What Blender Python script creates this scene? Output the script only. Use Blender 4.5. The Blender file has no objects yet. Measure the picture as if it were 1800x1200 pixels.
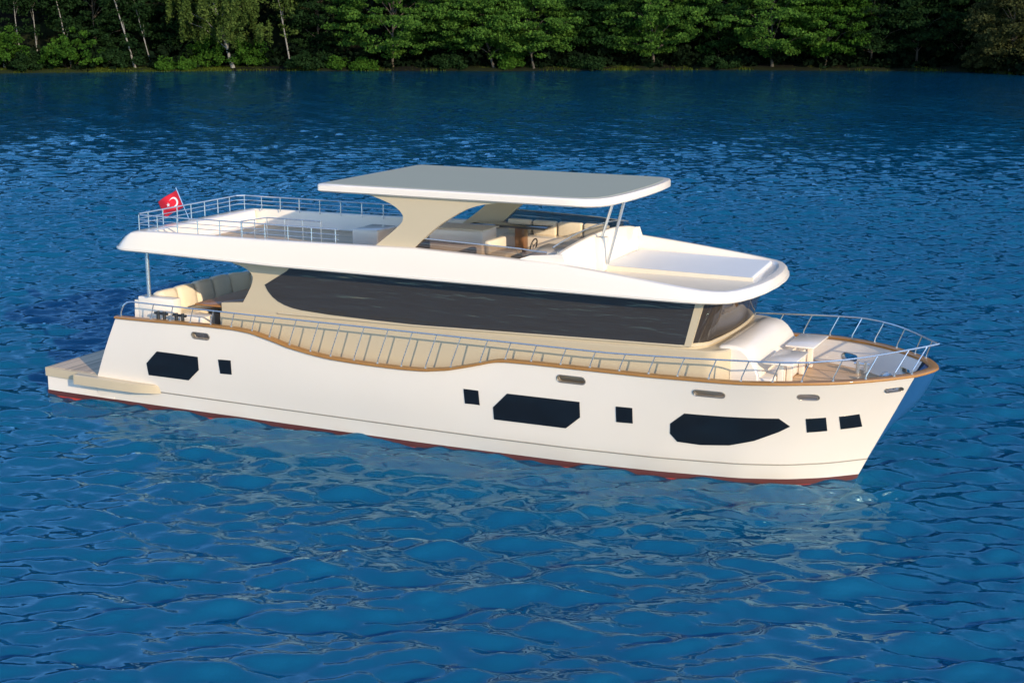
import bpy, bmesh, math, random
import numpy as np
from mathutils import Vector, Matrix

# ---------------------------------------------------------------- camera, sky, sun, exposure
SC = bpy.context.scene
COL = SC.collection
CAM_POS = Vector((31.04, -34.45, 11.09))
RIGHT = Vector((0.89773, 0.44054, 0.0))
def _cam_axes():
    # from the vanishing points of the boat's length and width (1800x1200 picture)
    hy, v1, v2, cx, cy = 25., -4500., 2150., 900., 600.
    f = math.sqrt(-(v1-cx)*(v2-cx)-(hy-cy)**2)
    X = -Vector((v1-cx, hy-cy, f)).normalized()
    Y = Vector((v2-cx, hy-cy, f)).normalized()
    Z = X.cross(Y)
    if Z.y > 0: Z = -Z
    right = Vector((X.x, Y.x, Z.x)); down = Vector((X.y, Y.y, Z.y)); fwd = Vector((X.z, Y.z, Z.z))
    return right, -down, fwd, f
CR, CU, CF, FPX = _cam_axes()
cd = bpy.data.cameras.new('camera'); cam = bpy.data.objects.new('camera', cd); COL.objects.link(cam)
cd.sensor_width = 36; cd.lens = FPX/1800*36; cd.clip_end = 6000; cd.clip_start = .5
m = Matrix((CR, CU, -CF)).transposed().to_4x4(); m.translation = CAM_POS
cam.matrix_world = m
SC.camera = cam

SUN_DIR = Vector((.86, -.545, .32)).normalized()
W = bpy.data.worlds.new('World'); SC.world = W; W.use_nodes = True
wn = W.node_tree.nodes; wl = W.node_tree.links
sky = wn.new('ShaderNodeTexSky'); sky.sky_type = 'NISHITA'; sky.sun_disc = False
sky.sun_elevation = math.asin(SUN_DIR.z); sky.sun_rotation = math.atan2(SUN_DIR.x, SUN_DIR.y)
sky.air_density = .8; sky.dust_density = 0.1; sky.ozone_density = 2.5
wl.new(sky.outputs[0], wn['Background'].inputs[0]); wn['Background'].inputs[1].default_value = .15
sl = bpy.data.lights.new('sun', 'SUN'); so = bpy.data.objects.new('sun', sl); COL.objects.link(so)
sl.energy = 2.15; sl.angle = math.radians(.6); sl.color = (1.0, .79, .53)
so.rotation_euler = (-SUN_DIR).to_track_quat('-Z', 'Y').to_euler(); so.location = (60, -40, 60)
SC.view_settings.view_transform = 'Standard'; SC.view_settings.look = 'None'
SC.view_settings.gamma = 1; SC.view_settings.exposure = 1.12
SC.cycles.max_bounces = 8; SC.cycles.transparent_max_bounces = 8

# ---------------------------------------------------------------- helpers
_SM = {}
def tab(T, x):
    a = np.array(T, float); return np.interp(x, a[:, 0], a[:, 1])
def stab(T, x, w=.45):
    # the same table with its corners rounded off
    k = (id(T), w)
    if k not in _SM:
        a = np.array(T, float); xs = np.linspace(a[0, 0], a[-1, 0], 1600); h = (xs[1]-xs[0]); n = int(w/h)
        pad = np.concatenate([2*a[0, 1]-np.interp(xs[n:0:-1], a[:, 0], a[:, 1]), np.interp(xs, a[:, 0], a[:, 1]), 2*a[-1, 1]-np.interp(xs[-2:-n-2:-1], a[:, 0], a[:, 1])])
        ker = np.hanning(2*n+1); ker /= ker.sum(); _SM[k] = (xs, np.convolve(pad, ker, 'valid'))
    return np.interp(x, *_SM[k])

def raw_obj(name, verts, faces, mat, parent=None, sharp=35, smooth=True):
    me = bpy.data.meshes.new(name)
    off = parent.matrix_world.translation if parent is not None and parent.get('_w') is None else Vector(parent['_w']) if parent is not None else Vector((0, 0, 0))
    vs = [(v[0]-off[0], v[1]-off[1], v[2]-off[2]) for v in verts]
    me.from_pydata(vs, [], faces); me.update()
    bm = bmesh.new(); bm.from_mesh(me); bmesh.ops.recalc_face_normals(bm, faces=bm.faces); bm.to_mesh(me); bm.free()
    if smooth:
        me.shade_smooth()
        me.set_sharp_from_angle(angle=math.radians(sharp))
    o = bpy.data.objects.new(name, me); COL.objects.link(o)
    if mat: me.materials.append(mat)
    if parent is not None:
        o.parent = parent; o['_w'] = tuple(off)
    return o

class G:
    """collects shapes; build() links them as one mesh object"""
    def __init__(s): s.v = []; s.f = []
    def add(s, vs, fs):
        n = len(s.v); s.v += [tuple(v) for v in vs]; s.f += [tuple(i+n for i in f) for f in fs]; return s
    def bmesh_add(s, bm):
        bm.verts.index_update(); s.add([v.co[:] for v in bm.verts], [[v.index for v in f.verts] for f in bm.faces]); bm.free(); return s
    def box(s, x0, x1, y0, y1, z0, z1, bev=0, seg=2, rot=0, tilt=0):
        bm = bmesh.new(); bmesh.ops.create_cube(bm, size=1)
        bmesh.ops.scale(bm, vec=(abs(x1-x0), abs(y1-y0), abs(z1-z0)), verts=bm.verts)
        if bev: bmesh.ops.bevel(bm, geom=bm.edges[:], offset=bev, segments=seg, profile=.5, affect='EDGES')
        if tilt: bmesh.ops.rotate(bm, cent=(0, 0, 0), matrix=Matrix.Rotation(tilt, 3, 'Y'), verts=bm.verts)
        if rot: bmesh.ops.rotate(bm, cent=(0, 0, 0), matrix=Matrix.Rotation(rot, 3, 'Z'), verts=bm.verts)
        bmesh.ops.translate(bm, vec=((x0+x1)/2, (y0+y1)/2, (z0+z1)/2), verts=bm.verts)
        return s.bmesh_add(bm)
    def tube(s, pts, r, n=8, closed=False, r1=None):
        pts = [Vector(p) for p in pts]; N = len(pts); vs = []; fs = []
        up = Vector((0, 0, 1))
        for i, p in enumerate(pts):
            if closed: t = pts[(i+1) % N]-pts[i-1]
            else: t = pts[min(i+1, N-1)]-pts[max(i-1, 0)]
            t.normalize()
            a = t.cross(up)
            if a.length < .05: a = t.cross(Vector((1, 0, 0)))
            a.normalize(); b = t.cross(a)
            rr = r if r1 is None else r+(r1-r)*i/(N-1)
            for k in range(n):
                w = 2*math.pi*k/n; vs.append(p+a*math.cos(w)*rr+b*math.sin(w)*rr)
        for i in range(N if closed else N-1):
            j = (i+1) % N
            for k in range(n):
                l = (k+1) % n; fs.append((i*n+k, i*n+l, j*n+l, j*n+k))
        if not closed:
            fs.append(tuple(range(n-1, -1, -1))); fs.append(tuple((N-1)*n+k for k in range(n)))
        return s.add(vs, fs)
    def rings(s, rings, cap0=True, cap1=True, closed=True):
        n = len(rings[0]); vs = [p for r in rings for p in r]; fs = []
        for i in range(len(rings)-1):
            for k in range(n if closed else n-1):
                l = (k+1) % n; fs.append((i*n+k, i*n+l, (i+1)*n+l, (i+1)*n+k))
        if cap0: fs.append(tuple(range(n-1, -1, -1)))
        if cap1: fs.append(tuple((len(rings)-1)*n+k for k in range(n)))
        return s.add(vs, fs)
    def prism_y(s, poly, y0, y1):      # poly in (x, z)
        return s.rings([[(x, y0, z) for x, z in poly], [(x, y1, z) for x, z in poly]])
    def build(s, name, mat, parent=None, **k): return raw_obj(name, s.v, s.f, mat, parent, **k)

def thing(name, label, cat, loc=(0, 0, 0), group=None):
    o = bpy.data.objects.new(name, None); COL.objects.link(o); o.location = loc; o['_w'] = tuple(loc)
    o.empty_display_size = .3
    o['label'] = label; o['category'] = cat
    if group: o['group'] = group
    return o
def tag(o, label, cat, group=None):
    o['label'] = label; o['category'] = cat
    if group: o['group'] = group
    return o

# ---------------------------------------------------------------- materials
def mat(name, color, rough=.5, metal=0., coat=0., var=0., vscale=6., bump=0., bscale=40., bmap=None, bdist=.02, spec=.5, rvar=0.):
    M = bpy.data.materials.new(name); M.use_nodes = True
    nt = M.node_tree; b = nt.nodes['Principled BSDF']
    b.inputs['Base Color'].default_value = (*color, 1); b.inputs['Roughness'].default_value = rough
    b.inputs['Metallic'].default_value = metal; b.inputs['Coat Weight'].default_value = coat
    b.inputs['Coat Roughness'].default_value = .06; b.inputs['Specular IOR Level'].default_value = spec
    tc = nt.nodes.new('ShaderNodeTexCoord')
    if var or rvar:
        n = nt.nodes.new('ShaderNodeTexNoise'); n.inputs['Scale'].default_value = vscale; n.inputs['Detail'].default_value = 5
        nt.links.new(tc.outputs['Object'], n.inputs['Vector'])
        if var:
            mx = nt.nodes.new('ShaderNodeMix'); mx.data_type = 'RGBA'
            mx.inputs['A'].default_value = (*[c*(1-var) for c in color], 1); mx.inputs['B'].default_value = (*[min(1, c*(1+var)) for c in color], 1)
            nt.links.new(n.outputs['Fac'], mx.inputs['Factor']); nt.links.new(mx.outputs['Result'], b.inputs['Base Color'])
        if rvar:
            mr = nt.nodes.new('ShaderNodeMapRange'); mr.inputs['To Min'].default_value = max(0, rough-rvar); mr.inputs['To Max'].default_value = rough+rvar
            nt.links.new(n.outputs['Fac'], mr.inputs['Value']); nt.links.new(mr.outputs['Result'], b.inputs['Roughness'])
    if bump:
        n2 = nt.nodes.new('ShaderNodeTexNoise'); n2.inputs['Scale'].default_value = bscale; n2.inputs['Detail'].default_value = 3
        if bmap:
            mp = nt.nodes.new('ShaderNodeMapping'); mp.inputs['Scale'].default_value = bmap
            nt.links.new(tc.outputs['Object'], mp.inputs[0]); nt.links.new(mp.outputs[0], n2.inputs['Vector'])
        else: nt.links.new(tc.outputs['Object'], n2.inputs['Vector'])
        bp = nt.nodes.new('ShaderNodeBump'); bp.inputs['Strength'].default_value = bump; bp.inputs['Distance'].default_value = bdist
        nt.links.new(n2.outputs['Fac'], bp.inputs['Height']); nt.links.new(bp.outputs['Normal'], b.inputs['Normal'])
    return M

M_WHITE = mat('white_gelcoat', (.84, .76, .665), .25, coat=.25, var=.015, vscale=1.2, rvar=.05)
M_DECKW = mat('white_deck_paint', (.80, .79, .76), .45, var=.02, vscale=3)
M_BEIGE = mat('beige_gelcoat', (.54, .45, .31), .35, coat=.15, var=.02, vscale=1.5)
M_RED = mat('red_antifouling', (.105, .028, .026), .6, var=.2, vscale=3)
M_REDUNDER = mat('red_underwater_paint', (.60, .055, .035), .7, var=.2, vscale=3)
M_STEMBLUE = mat('stem_blue', (.02, .10, .26), .3, coat=.3, var=.05)
M_STEEL = mat('polished_steel', (.58, .66, .73), .22, metal=.75, rvar=.06, vscale=9)
M_DARKMETAL = mat('dark_metal', (.05, .055, .06), .35, metal=.6)
M_GLASS = mat('dark_hull_glass', (.010, .014, .02), .12, spec=.35, var=.2, vscale=.8)
M_CABGLASS = mat('tinted_cabin_glass', (.042, .038, .034), .03, spec=.9, bump=1.0, bscale=1.0, bmap=(.6, 1, 5), bdist=.018)
M_FRONTGLASS = mat('tinted_windscreen_glass', (.04, .032, .026), .03, spec=.8, bump=.03, bscale=.8)
M_GROOVE = mat('grey_groove', (.30, .27, .22), .6)
M_SLOT = mat('bronze_slot_lining', (.30, .27, .23), .3, metal=.5)
M_GREYTOP = mat('grey_roof_panel', (.37, .38, .30), .8, var=.02, vscale=.7, spec=.2)
M_CUSH = mat('cream_cushion', (.76, .67, .52), .75, var=.05, vscale=5, bump=.12, bscale=120)
M_BOUNCETAN = mat('bounce_tan', (.76, .68, .53), .6, var=.04)  # warm tan painted in for light bounced onto the pad's side
M_BLACK = mat('black_rubber', (.012, .012, .014), .5)
M_REDFLAG = mat('red_flag_cloth', (.72, .01, .03), .7, var=.06, vscale=8)
M_WHITECLOTH = mat('white_flag_cloth', (.85, .85, .85), .7)
M_BROWN = mat('brown_wood', (.20, .095, .04), .35, coat=.2, var=.25, vscale=14)
M_DARKTOP = mat('dark_table_top', (.05, .055, .062), .12, coat=.4)

def wood(name, c1, c2, plank=.07, gap=(.05, .04, .03), gapw=.1, axis='y', coat=.0):
    M = bpy.data.materials.new(name); M.use_nodes = True; nt = M.node_tree; b = nt.nodes['Principled BSDF']
    tc = nt.nodes.new('ShaderNodeTexCoord'); mp = nt.nodes.new('ShaderNodeMapping'); nt.links.new(tc.outputs['Object'], mp.inputs[0])
    mp.inputs['Scale'].default_value = (1, 9, 9) if axis == 'y' else (9, 1, 9)
    n = nt.nodes.new('ShaderNodeTexNoise'); n.inputs['Scale'].default_value = 2.2; n.inputs['Detail'].default_value = 6
    nt.links.new(mp.outputs[0], n.inputs['Vector'])
    mx = nt.nodes.new('ShaderNodeMix'); mx.data_type = 'RGBA'; mx.inputs['A'].default_value = (*c1, 1); mx.inputs['B'].default_value = (*c2, 1)
    nt.links.new(n.outputs['Fac'], mx.inputs['Factor']); out = mx.outputs['Result']
    if plank:
        sp = nt.nodes.new('ShaderNodeSeparateXYZ'); nt.links.new(tc.outputs['Object'], sp.inputs[0])
        d = nt.nodes.new('ShaderNodeMath'); d.operation = 'DIVIDE'; d.inputs[1].default_value = plank; nt.links.new(sp.outputs['Y' if axis == 'y' else 'X'], d.inputs[0])
        fr = nt.nodes.new('ShaderNodeMath'); fr.operation = 'FRACT'; nt.links.new(d.outputs[0], fr.inputs[0])
        fl = nt.nodes.new('ShaderNodeMath'); fl.operation = 'FLOOR'; nt.links.new(d.outputs[0], fl.inputs[0])
        wn_ = nt.nodes.new('ShaderNodeTexWhiteNoise'); wn_.noise_dimensions = '1D'; nt.links.new(fl.outputs[0], wn_.inputs['W'])
        hs = nt.nodes.new('ShaderNodeHueSaturation'); nt.links.new(out, hs.inputs['Color'])
        mr = nt.nodes.new('ShaderNodeMapRange'); mr.inputs['To Min'].default_value = .7; mr.inputs['To Max'].default_value = 1.25
        nt.links.new(wn_.outputs['Value'], mr.inputs['Value']); nt.links.new(mr.outputs['Result'], hs.inputs['Value'])
        lt = nt.nodes.new('ShaderNodeMath'); lt.operation = 'LESS_THAN'; lt.inputs[1].default_value = gapw; nt.links.new(fr.outputs[0], lt.inputs[0])
        m2 = nt.nodes.new('ShaderNodeMix'); m2.data_type = 'RGBA'; m2.inputs['B'].default_value = (*gap, 1)
        nt.links.new(lt.outputs[0], m2.inputs['Factor']); nt.links.new(hs.outputs['Color'], m2.inputs['A']); out = m2.outputs['Result']
    nt.links.new(out, b.inputs['Base Color']); b.inputs['Roughness'].default_value = .5; b.inputs['Coat Weight'].default_value = coat
    return M
M_TEAKCAP = wood('varnished_teak', (.30, .125, .022), (.42, .205, .048), plank=0, coat=.35)
M_TEAK = wood('teak_deck', (.52, .33, .17), (.70, .48, .28), plank=.11, gap=(.22, .15, .09))
M_TEAKT = wood('teak_platform', (.50, .36, .23), (.64, .50, .35), plank=.12, gap=(.2, .15, .1), axis='x')
M_TABLE = wood('teak_table', (.33, .14, .04), (.45, .22, .07), plank=0, coat=.3)

def clear_glass(name, tint):
    M = bpy.data.materials.new(name); M.use_nodes = True; nt = M.node_tree
    for n in list(nt.nodes): nt.nodes.remove(n)
    out = nt.nodes.new('ShaderNodeOutputMaterial'); g = nt.nodes.new('ShaderNodeBsdfGlossy'); g.inputs['Roughness'].default_value = .03
    t = nt.nodes.new('ShaderNodeBsdfTransparent'); t.inputs['Color'].default_value = (*tint, 1)
    mx = nt.nodes.new('ShaderNodeMixShader'); mx.inputs[0].default_value = .07; nt.links.new(t.outputs[0], mx.inputs[1]); nt.links.new(g.outputs[0], mx.inputs[2])
    nt.links.new(mx.outputs[0], out.inputs[0]); return M
M_SMOKE = clear_glass('smoked_glass', (.62, .58, .55)); M_SMOKE_LIGHT = clear_glass('light_smoked_glass', (.86, .86, .86))  # one smoked glass; side panes tinted darker to carry a dark reflection

def water_mat():
    M = bpy.data.materials.new('lake_water'); M.use_nodes = True; nt = M.node_tree; b = nt.nodes['Principled BSDF']
    nt.nodes.remove(b); out = nt.nodes['Material Output']
    body = nt.nodes.new('ShaderNodeBsdfDiffuse'); gl = nt.nodes.new('ShaderNodeBsdfGlossy'); gl.inputs['Roughness'].default_value = .03
    gl.inputs['Color'].default_value = (.42, .68, .78, 1)
    fr = nt.nodes.new('ShaderNodeFresnel'); fr.inputs['IOR'].default_value = 1.7
    mxs = nt.nodes.new('ShaderNodeMixShader'); nt.links.new(fr.outputs[0], mxs.inputs[0]); tr = nt.nodes.new('ShaderNodeBsdfTransparent'); mb = nt.nodes.new('ShaderNodeMixShader'); mb.inputs[0].default_value = .68
    nt.links.new(body.outputs[0], mb.inputs[1]); nt.links.new(tr.outputs[0], mb.inputs[2]); nt.links.new(mb.outputs[0], mxs.inputs[1])
    va = nt.nodes.new('ShaderNodeVolumeAbsorption'); va.inputs['Color'].default_value = (.75, .8, .85, 1); va.inputs['Density'].default_value = .35
    nt.links.new(va.outputs[0], out.inputs['Volume'])
    nt.links.new(gl.outputs[0], mxs.inputs[2])
    nt.links.new(mxs.outputs[0], out.inputs['Surface'])
    tc = nt.nodes.new('ShaderNodeTexCoord')
    n0 = nt.nodes.new('ShaderNodeTexNoise'); n0.inputs['Scale'].default_value = .045; n0.inputs['Detail'].default_value = 3
    nt.links.new(tc.outputs['Object'], n0.inputs['Vector'])
    mx = nt.nodes.new('ShaderNodeMix'); mx.data_type = 'RGBA'
    mx.inputs['A'].default_value = (.004, .205, .47, 1); mx.inputs["B"].default_value = (.011, .285, .59, 1)
    nt.links.new(n0.outputs['Fac'], mx.inputs['Factor']); nt.links.new(mx.outputs['Result'], body.inputs['Color'])
    mp = nt.nodes.new('ShaderNodeMapping'); mp.inputs['Rotation'].default_value = (0, 0, math.radians(-25)); mp.inputs['Scale'].default_value = (.8, 1.2, 1)
    nt.links.new(tc.outputs['Object'], mp.inputs[0])
    h = None
    for sc, wgt, det in ((2.0, .04, 0), (4.4, .009, 0)):
        n = nt.nodes.new('ShaderNodeTexNoise'); n.inputs['Scale'].default_value = sc; n.inputs['Detail'].default_value = det; n.inputs['Roughness'].default_value = .5
        n.inputs['Distortion'].default_value = .8
        nt.links.new(mp.outputs[0], n.inputs['Vector'])
        mu = nt.nodes.new('ShaderNodeMath'); mu.operation = 'MULTIPLY'; mu.inputs[1].default_value = wgt; nt.links.new(n.outputs['Fac'], mu.inputs[0])
        if h is None: h = mu
        else:
            ad = nt.nodes.new('ShaderNodeMath'); nt.links.new(h.outputs[0], ad.inputs[0]); nt.links.new(mu.outputs[0], ad.inputs[1]); h = ad
    bp = nt.nodes.new('ShaderNodeBump'); bp.inputs['Strength'].default_value = 1; bp.inputs['Distance'].default_value = 1.0
    nt.links.new(h.outputs[0], bp.inputs['Height'])
    for nd in (body, gl, fr): nt.links.new(bp.outputs['Normal'], nd.inputs['Normal'])
    return M

# ---------------------------------------------------------------- the lake and its far bank
WATER_Z = -.11
def build_water():
    ax = math.atan2(CF.x, CF.y)              # the grid's long side runs across the lake to the wood
    vd = np.array((math.sin(ax), math.cos(ax))); ud = np.array((vd[1], -vd[0]))
    def graded(a, b, step, end, growth, mx):
        r = list(np.arange(a, b, step)); s = step
        while r[-1] < end:
            s = min(s*growth, mx); r.append(r[-1]+s)
        return r
    v = np.array([-60, -30, -10, 0, 6] + graded(10, 82, .11, 420, 1.0065, 1.6))
    half = graded(0, 30, .12, 260, 1.009, 5)
    u = np.array([-x for x in half[:0:-1]]+half)
    U, V = np.meshgrid(u, v)
    du = np.gradient(u)[None, :]; dv = np.gradient(v)[:, None]
    sp = np.maximum(du, dv)*np.ones_like(U)
    rng = np.random.default_rng(11); H = np.zeros_like(U)
    for i in range(90):
        lam = .44*(2.4/.44)**(rng.random()**1.4)
        th = rng.normal(0, .42)+(math.pi if rng.random() < .3 else 0)
        k = 2*math.pi/lam; amp = .0084*lam**.66
        H += amp*np.exp(-(1.5*sp/lam)**4)*np.sin(k*(U*math.sin(th)+V*math.cos(th))+rng.random()*6.283)
    X = CAM_POS.x+U*ud[0]+V*vd[0]; Y = CAM_POS.y+U*ud[1]+V*vd[1]
    co = np.stack([X, Y, WATER_Z+H], -1).reshape(-1, 3).astype(np.float32)
    nv, nu = U.shape; idx = np.arange(nv*nu).reshape(nv, nu)
    q = np.stack([idx[:-1, :-1], idx[:-1, 1:], idx[1:, 1:], idx[1:, :-1]], -1).reshape(-1, 4)
    o = np_obj('water', co, q, water_mat()); o['kind'] = 'structure'
    return o
def np_obj(name, co, q, material, parent=None, smooth=True):
    me = bpy.data.meshes.new(name); n = len(q); w = q.shape[1]
    me.vertices.add(len(co)); me.vertices.foreach_set('co', np.ascontiguousarray(co, np.float32).ravel())
    me.loops.add(n*w); me.loops.foreach_set('vertex_index', np.ascontiguousarray(q, np.int32).ravel())
    me.polygons.add(n); me.polygons.foreach_set('loop_start', np.arange(0, n*w, w, dtype=np.int32))
    if smooth: me.polygons.foreach_set('use_smooth', np.ones(n, bool))
    me.update(calc_edges=True); me.materials.append(material)
    o = bpy.data.objects.new(name, me); COL.objects.link(o)
    if parent is not None: o.parent = parent
    return o
build_water()

# shoreline of the far bank, left to right
SHORE = [(-420, 30), (-300, 95), (-240, 140), (-182, 178), (-148, 208), (-97, 232), (-58, 257), (-14, 268), (0, 252), (20, 246), (60, 262), (130, 290), (260, 320), (420, 330)]
def shore_at(s):      # s = fraction of the polyline by x
    return None
def build_ground():
    a = np.array(SHORE, float); t = np.linspace(0, len(a)-1, 160); base = np.stack([np.interp(t, range(len(a)), a[:, i]) for i in (0, 1)], 1)
    rng = np.random.default_rng(5); base += rng.normal(0, .8, base.shape)
    back = np.array((-.42, .9)); prof = [(-700, -7), (-60, -6.5), (-6, -2.5), (-.6, -.5), (0, -.1), (.8, .35), (4, .7), (14, 1.6), (40, 12), (90, 60), (200, 150), (900, 230), (3000, 240)]  # upper slope is unseen, raised to keep sky reflection off the water
    vs = []
    for d, z in prof:
        for i, p in enumerate(base):
            sp = (i/80.-1)*(d*1.2 if d > 40 else 0)
            vs.append((p[0]+back[0]*d+sp*.9, p[1]+back[1]*d+sp*.42, z+(rng.normal(0, .12) if 0 < d < 20 else rng.normal(0, .6) if d >= 20 else 0)))
    n = len(base); fs = [(r*n+i, r*n+i+1, (r+1)*n+i+1, (r+1)*n+i) for r in range(len(prof)-1) for i in range(n-1)]
    M = bpy.data.materials.new('bank_soil_and_grass'); M.use_nodes = True; nt = M.node_tree; b = nt.nodes['Principled BSDF']
    tc = nt.nodes.new('ShaderNodeTexCoord'); no = nt.nodes.new('ShaderNodeTexNoise'); no.inputs['Scale'].default_value = .06; no.inputs['Detail'].default_value = 6
    nt.links.new(tc.outputs['Object'], no.inputs['Vector']); cr = nt.nodes.new('ShaderNodeValToRGB')
    cr.color_ramp.elements[0].position = .42; cr.color_ramp.elements[0].color = (.008, .008, .006, 1)
    cr.color_ramp.elements[1].position = .62; cr.color_ramp.elements[1].color = (.018, .026, .008, 1)
    nt.links.new(no.outputs['Fac'], cr.inputs[0]); nt.links.new(cr.outputs[0], b.inputs['Base Color']); b.inputs['Roughness'].default_value = 1; b.inputs['Specular IOR Level'].default_value = .1
    o = raw_obj('ground', vs, fs, M); o['kind'] = 'structure'
build_ground()

# ---------------------------------------------------------------- the yacht
YO = (12.5, 0, WATER_Z)
yacht = thing('yacht', 'long white motor yacht with beige cabin and grey topped flybridge roof, afloat on the lake', 'yacht', YO)

SH = [(3.1,2.54),(4.3,2.57),(5.5,2.61),(6.5,2.63),(7.4,2.63),(7.94,2.59),(8.52,2.47),(9.16,2.31),(9.83,2.20),(10.47,2.13),(11.2,2.10),(12,2.085),(12.65,2.085),(13.36,2.11),(14.06,2.21),(14.74,2.38),(15.41,2.57),(15.7,2.6),(16.4,2.615),(18.7,2.625),(19.5,2.63),(20.96,2.67),(21.74,2.69),(22.4,2.73),(23.06,2.76),(24.3,2.79),(25.35,2.81)]
DK = [(3.1,2.75),(5,2.85),(8,2.9),(20,2.92),(21.2,2.92),(22,2.87),(22.5,2.8),(23.06,2.62),(23.7,2.33),(24.3,1.93),(24.85,1.45),(25.35,.88)]
KN = [(2,2.52),(4,2.52),(12,2.54),(15,2.52),(17.3,2.43),(19.5,2.24),(21.45,1.88),(22.5,1.48),(23.4,.88),(24.2,.09)]
WLN = [(0,2.42),(4,2.44),(12.9,2.38),(15,2.3),(17.3,2.2),(19.5,1.97),(21.45,1.63),(22.5,1.22),(23.3,.7),(24.0,.04)]
KZ = .44
DZ = [(0, 2.0), (8.2, 2.0), (9.2, 1.9), (14.2, 1.9), (15.6, 2.18), (30, 2.2)]
def hull(u, t):
    """hull skin: u 0..1 stern to bow, t 0 knuckle .. 1 sheer -> x, half breadth, z"""
    xk = 2.0+u*22.2; xs = 3.1+u*22.25
    k = stab(KN, xk); d = stab(DK, xs); zs = stab(SH, xs, .2)
    a = 1-.55*np.clip((u-.72)/.28, 0, 1); w = a*t+(1-a)*t*t
    b = .05*np.sin(np.pi*t)*np.clip(1-(u-.6)/.3, 0, 1)
    return float(xk+(xs-xk)*t), float(k+(d-k)*w+b), float(KZ+(zs-KZ)*t)

def build_hull():
    us = list(np.linspace(0, 1, 150)); ts = [0, .12, .25, .4, .55, .7, .85, 1.0]; rings = []
    for u in us:
        st = []
        xk = 2.0+u*22.2
        xw = 2.0+u*22.0
        st.append((xw, float(stab(WLN, xw)), 0.0))
        st += [hull(u, t) for t in ts]
        xs, d, zs = hull(u, 1)
        zd = float(tab(DZ, xs)); inset = .13
        td = (zd-KZ)/(zs-KZ); xd, yd, _ = hull(u, td); back = max(0, (u-.9)/.1)
        st.append((xs-.12*back, d-inset-.02*back, zs)); st.append((xd-.14*back, max(yd-inset, .06), zd))
        ring = [(x, -y, z) for x, y, z in st]+[(x, y, z) for x, y, z in reversed(st)]
        rings.append(ring)
    g = G().rings(rings)
    ho = g.build('hull', M_WHITE, yacht, sharp=28)
    return ho
hull_o = build_hull()

def hull_patch(cols, off, thick):
    pass
def win_poly(uts, name, side, rows=5, cols=10):
    """window of dark glass lying on the hull skin; uts is a convex outline in (u, t)"""
    us = [p[0] for p in uts]; n = len(uts)
    crit = sorted(set(us)); xs = []
    for a, b in zip(crit[:-1], crit[1:]):
        k = max(1, int((b-a)/.004)); xs += [a+(b-a)*i/k for i in range(k)]
    xs.append(crit[-1])
    def span(u):
        ts = []
        for i in range(n):
            (a, ta), (b, tb) = uts[i], uts[(i+1) % n]
            if abs(a-b) < 1e-9:
                if abs(a-u) < 1e-9: ts += [ta, tb]
            elif min(a, b)-1e-9 <= u <= max(a, b)+1e-9: ts.append(ta+(tb-ta)*(u-a)/(b-a))
        return min(ts), max(ts)
    def pt(u, t, off):
        x, y, z = hull(u, t); x1, y1, z1 = hull(min(u+.002, 1), t); x2, y2, z2 = hull(u, t+.01)
        nrm = (Vector((x1-x, y1-y, z1-z)).cross(Vector((x2-x, y2-y, z2-z)))).normalized()
        if nrm.y < 0: nrm = -nrm
        return (x+nrm.x*off, side*(y+nrm.y*off), z+nrm.z*off)
    outer = []; inner = []
    for u in xs:
        lo, hi = span(u); outer.append([pt(u, lo+(hi-lo)*k/rows, .012) for k in range(rows+1)]); inner.append([pt(u, lo+(hi-lo)*k/rows, -.03) for k in range(rows+1)])
    g = G(); R = rows+1; N = len(xs)
    vs = [p for c in outer for p in c]+[p for c in inner for p in c]; fs = []
    for base in (0, N*R):
        fs += [(base+i*R+k, base+i*R+k+1, base+(i+1)*R+k+1, base+(i+1)*R+k) for i in range(N-1) for k in range(rows)]
    o = N*R
    for i in range(N-1):
        for k in (0, rows): fs.append((i*R+k, (i+1)*R+k, o+(i+1)*R+k, o+i*R+k))
    for i in (0, N-1):
        for k in range(rows): fs.append((i*R+k, i*R+k+1, o+i*R+k+1, o+i*R+k))
    g.add(vs, fs)
    return g.build('hull_window', M_GLASS, hull_o, sharp=30)
WINS = [
 [(0.0855,0.5926),(0.1515,0.5782),(0.159,0.3968),(0.1479,0.2315),(0.0831,0.2344),(0.0745,0.4047)],
 [(0.1834,0.5787),(0.2023,0.5907),(0.2102,0.3989),(0.193,0.3886)],
 [(0.5271,0.668),(0.548,0.6225),(0.5581,0.4239),(0.5382,0.4459)],
 [(0.5851,0.6089),(0.6739,0.6069),(0.6827,0.4131),(0.6722,0.2536),(0.5832,0.2566),(0.5756,0.4155)],
 [(0.7167,0.6016),(0.7356,0.6033),(0.7443,0.4096),(0.7255,0.4067)],
 [(0.7945,0.5929),(0.8339,0.5899),(0.8936,0.5825),(0.9085,0.4837),(0.9001,0.4131),(0.8804,0.2988),(0.8576,0.2279),(0.8277,0.2088),(0.8017,0.2289),(0.7898,0.327),(0.7849,0.4534)],
 [(0.9199,0.5776),(0.9383,0.5846),(0.9464,0.4138),(0.9278,0.4063)],
 [(0.9503,0.5877),(0.9681,0.599),(0.977,0.434),(0.9583,0.4241)]]
for w in WINS:
    for s in (-1, 1): win_poly(w, 'hull_window', s)

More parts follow.
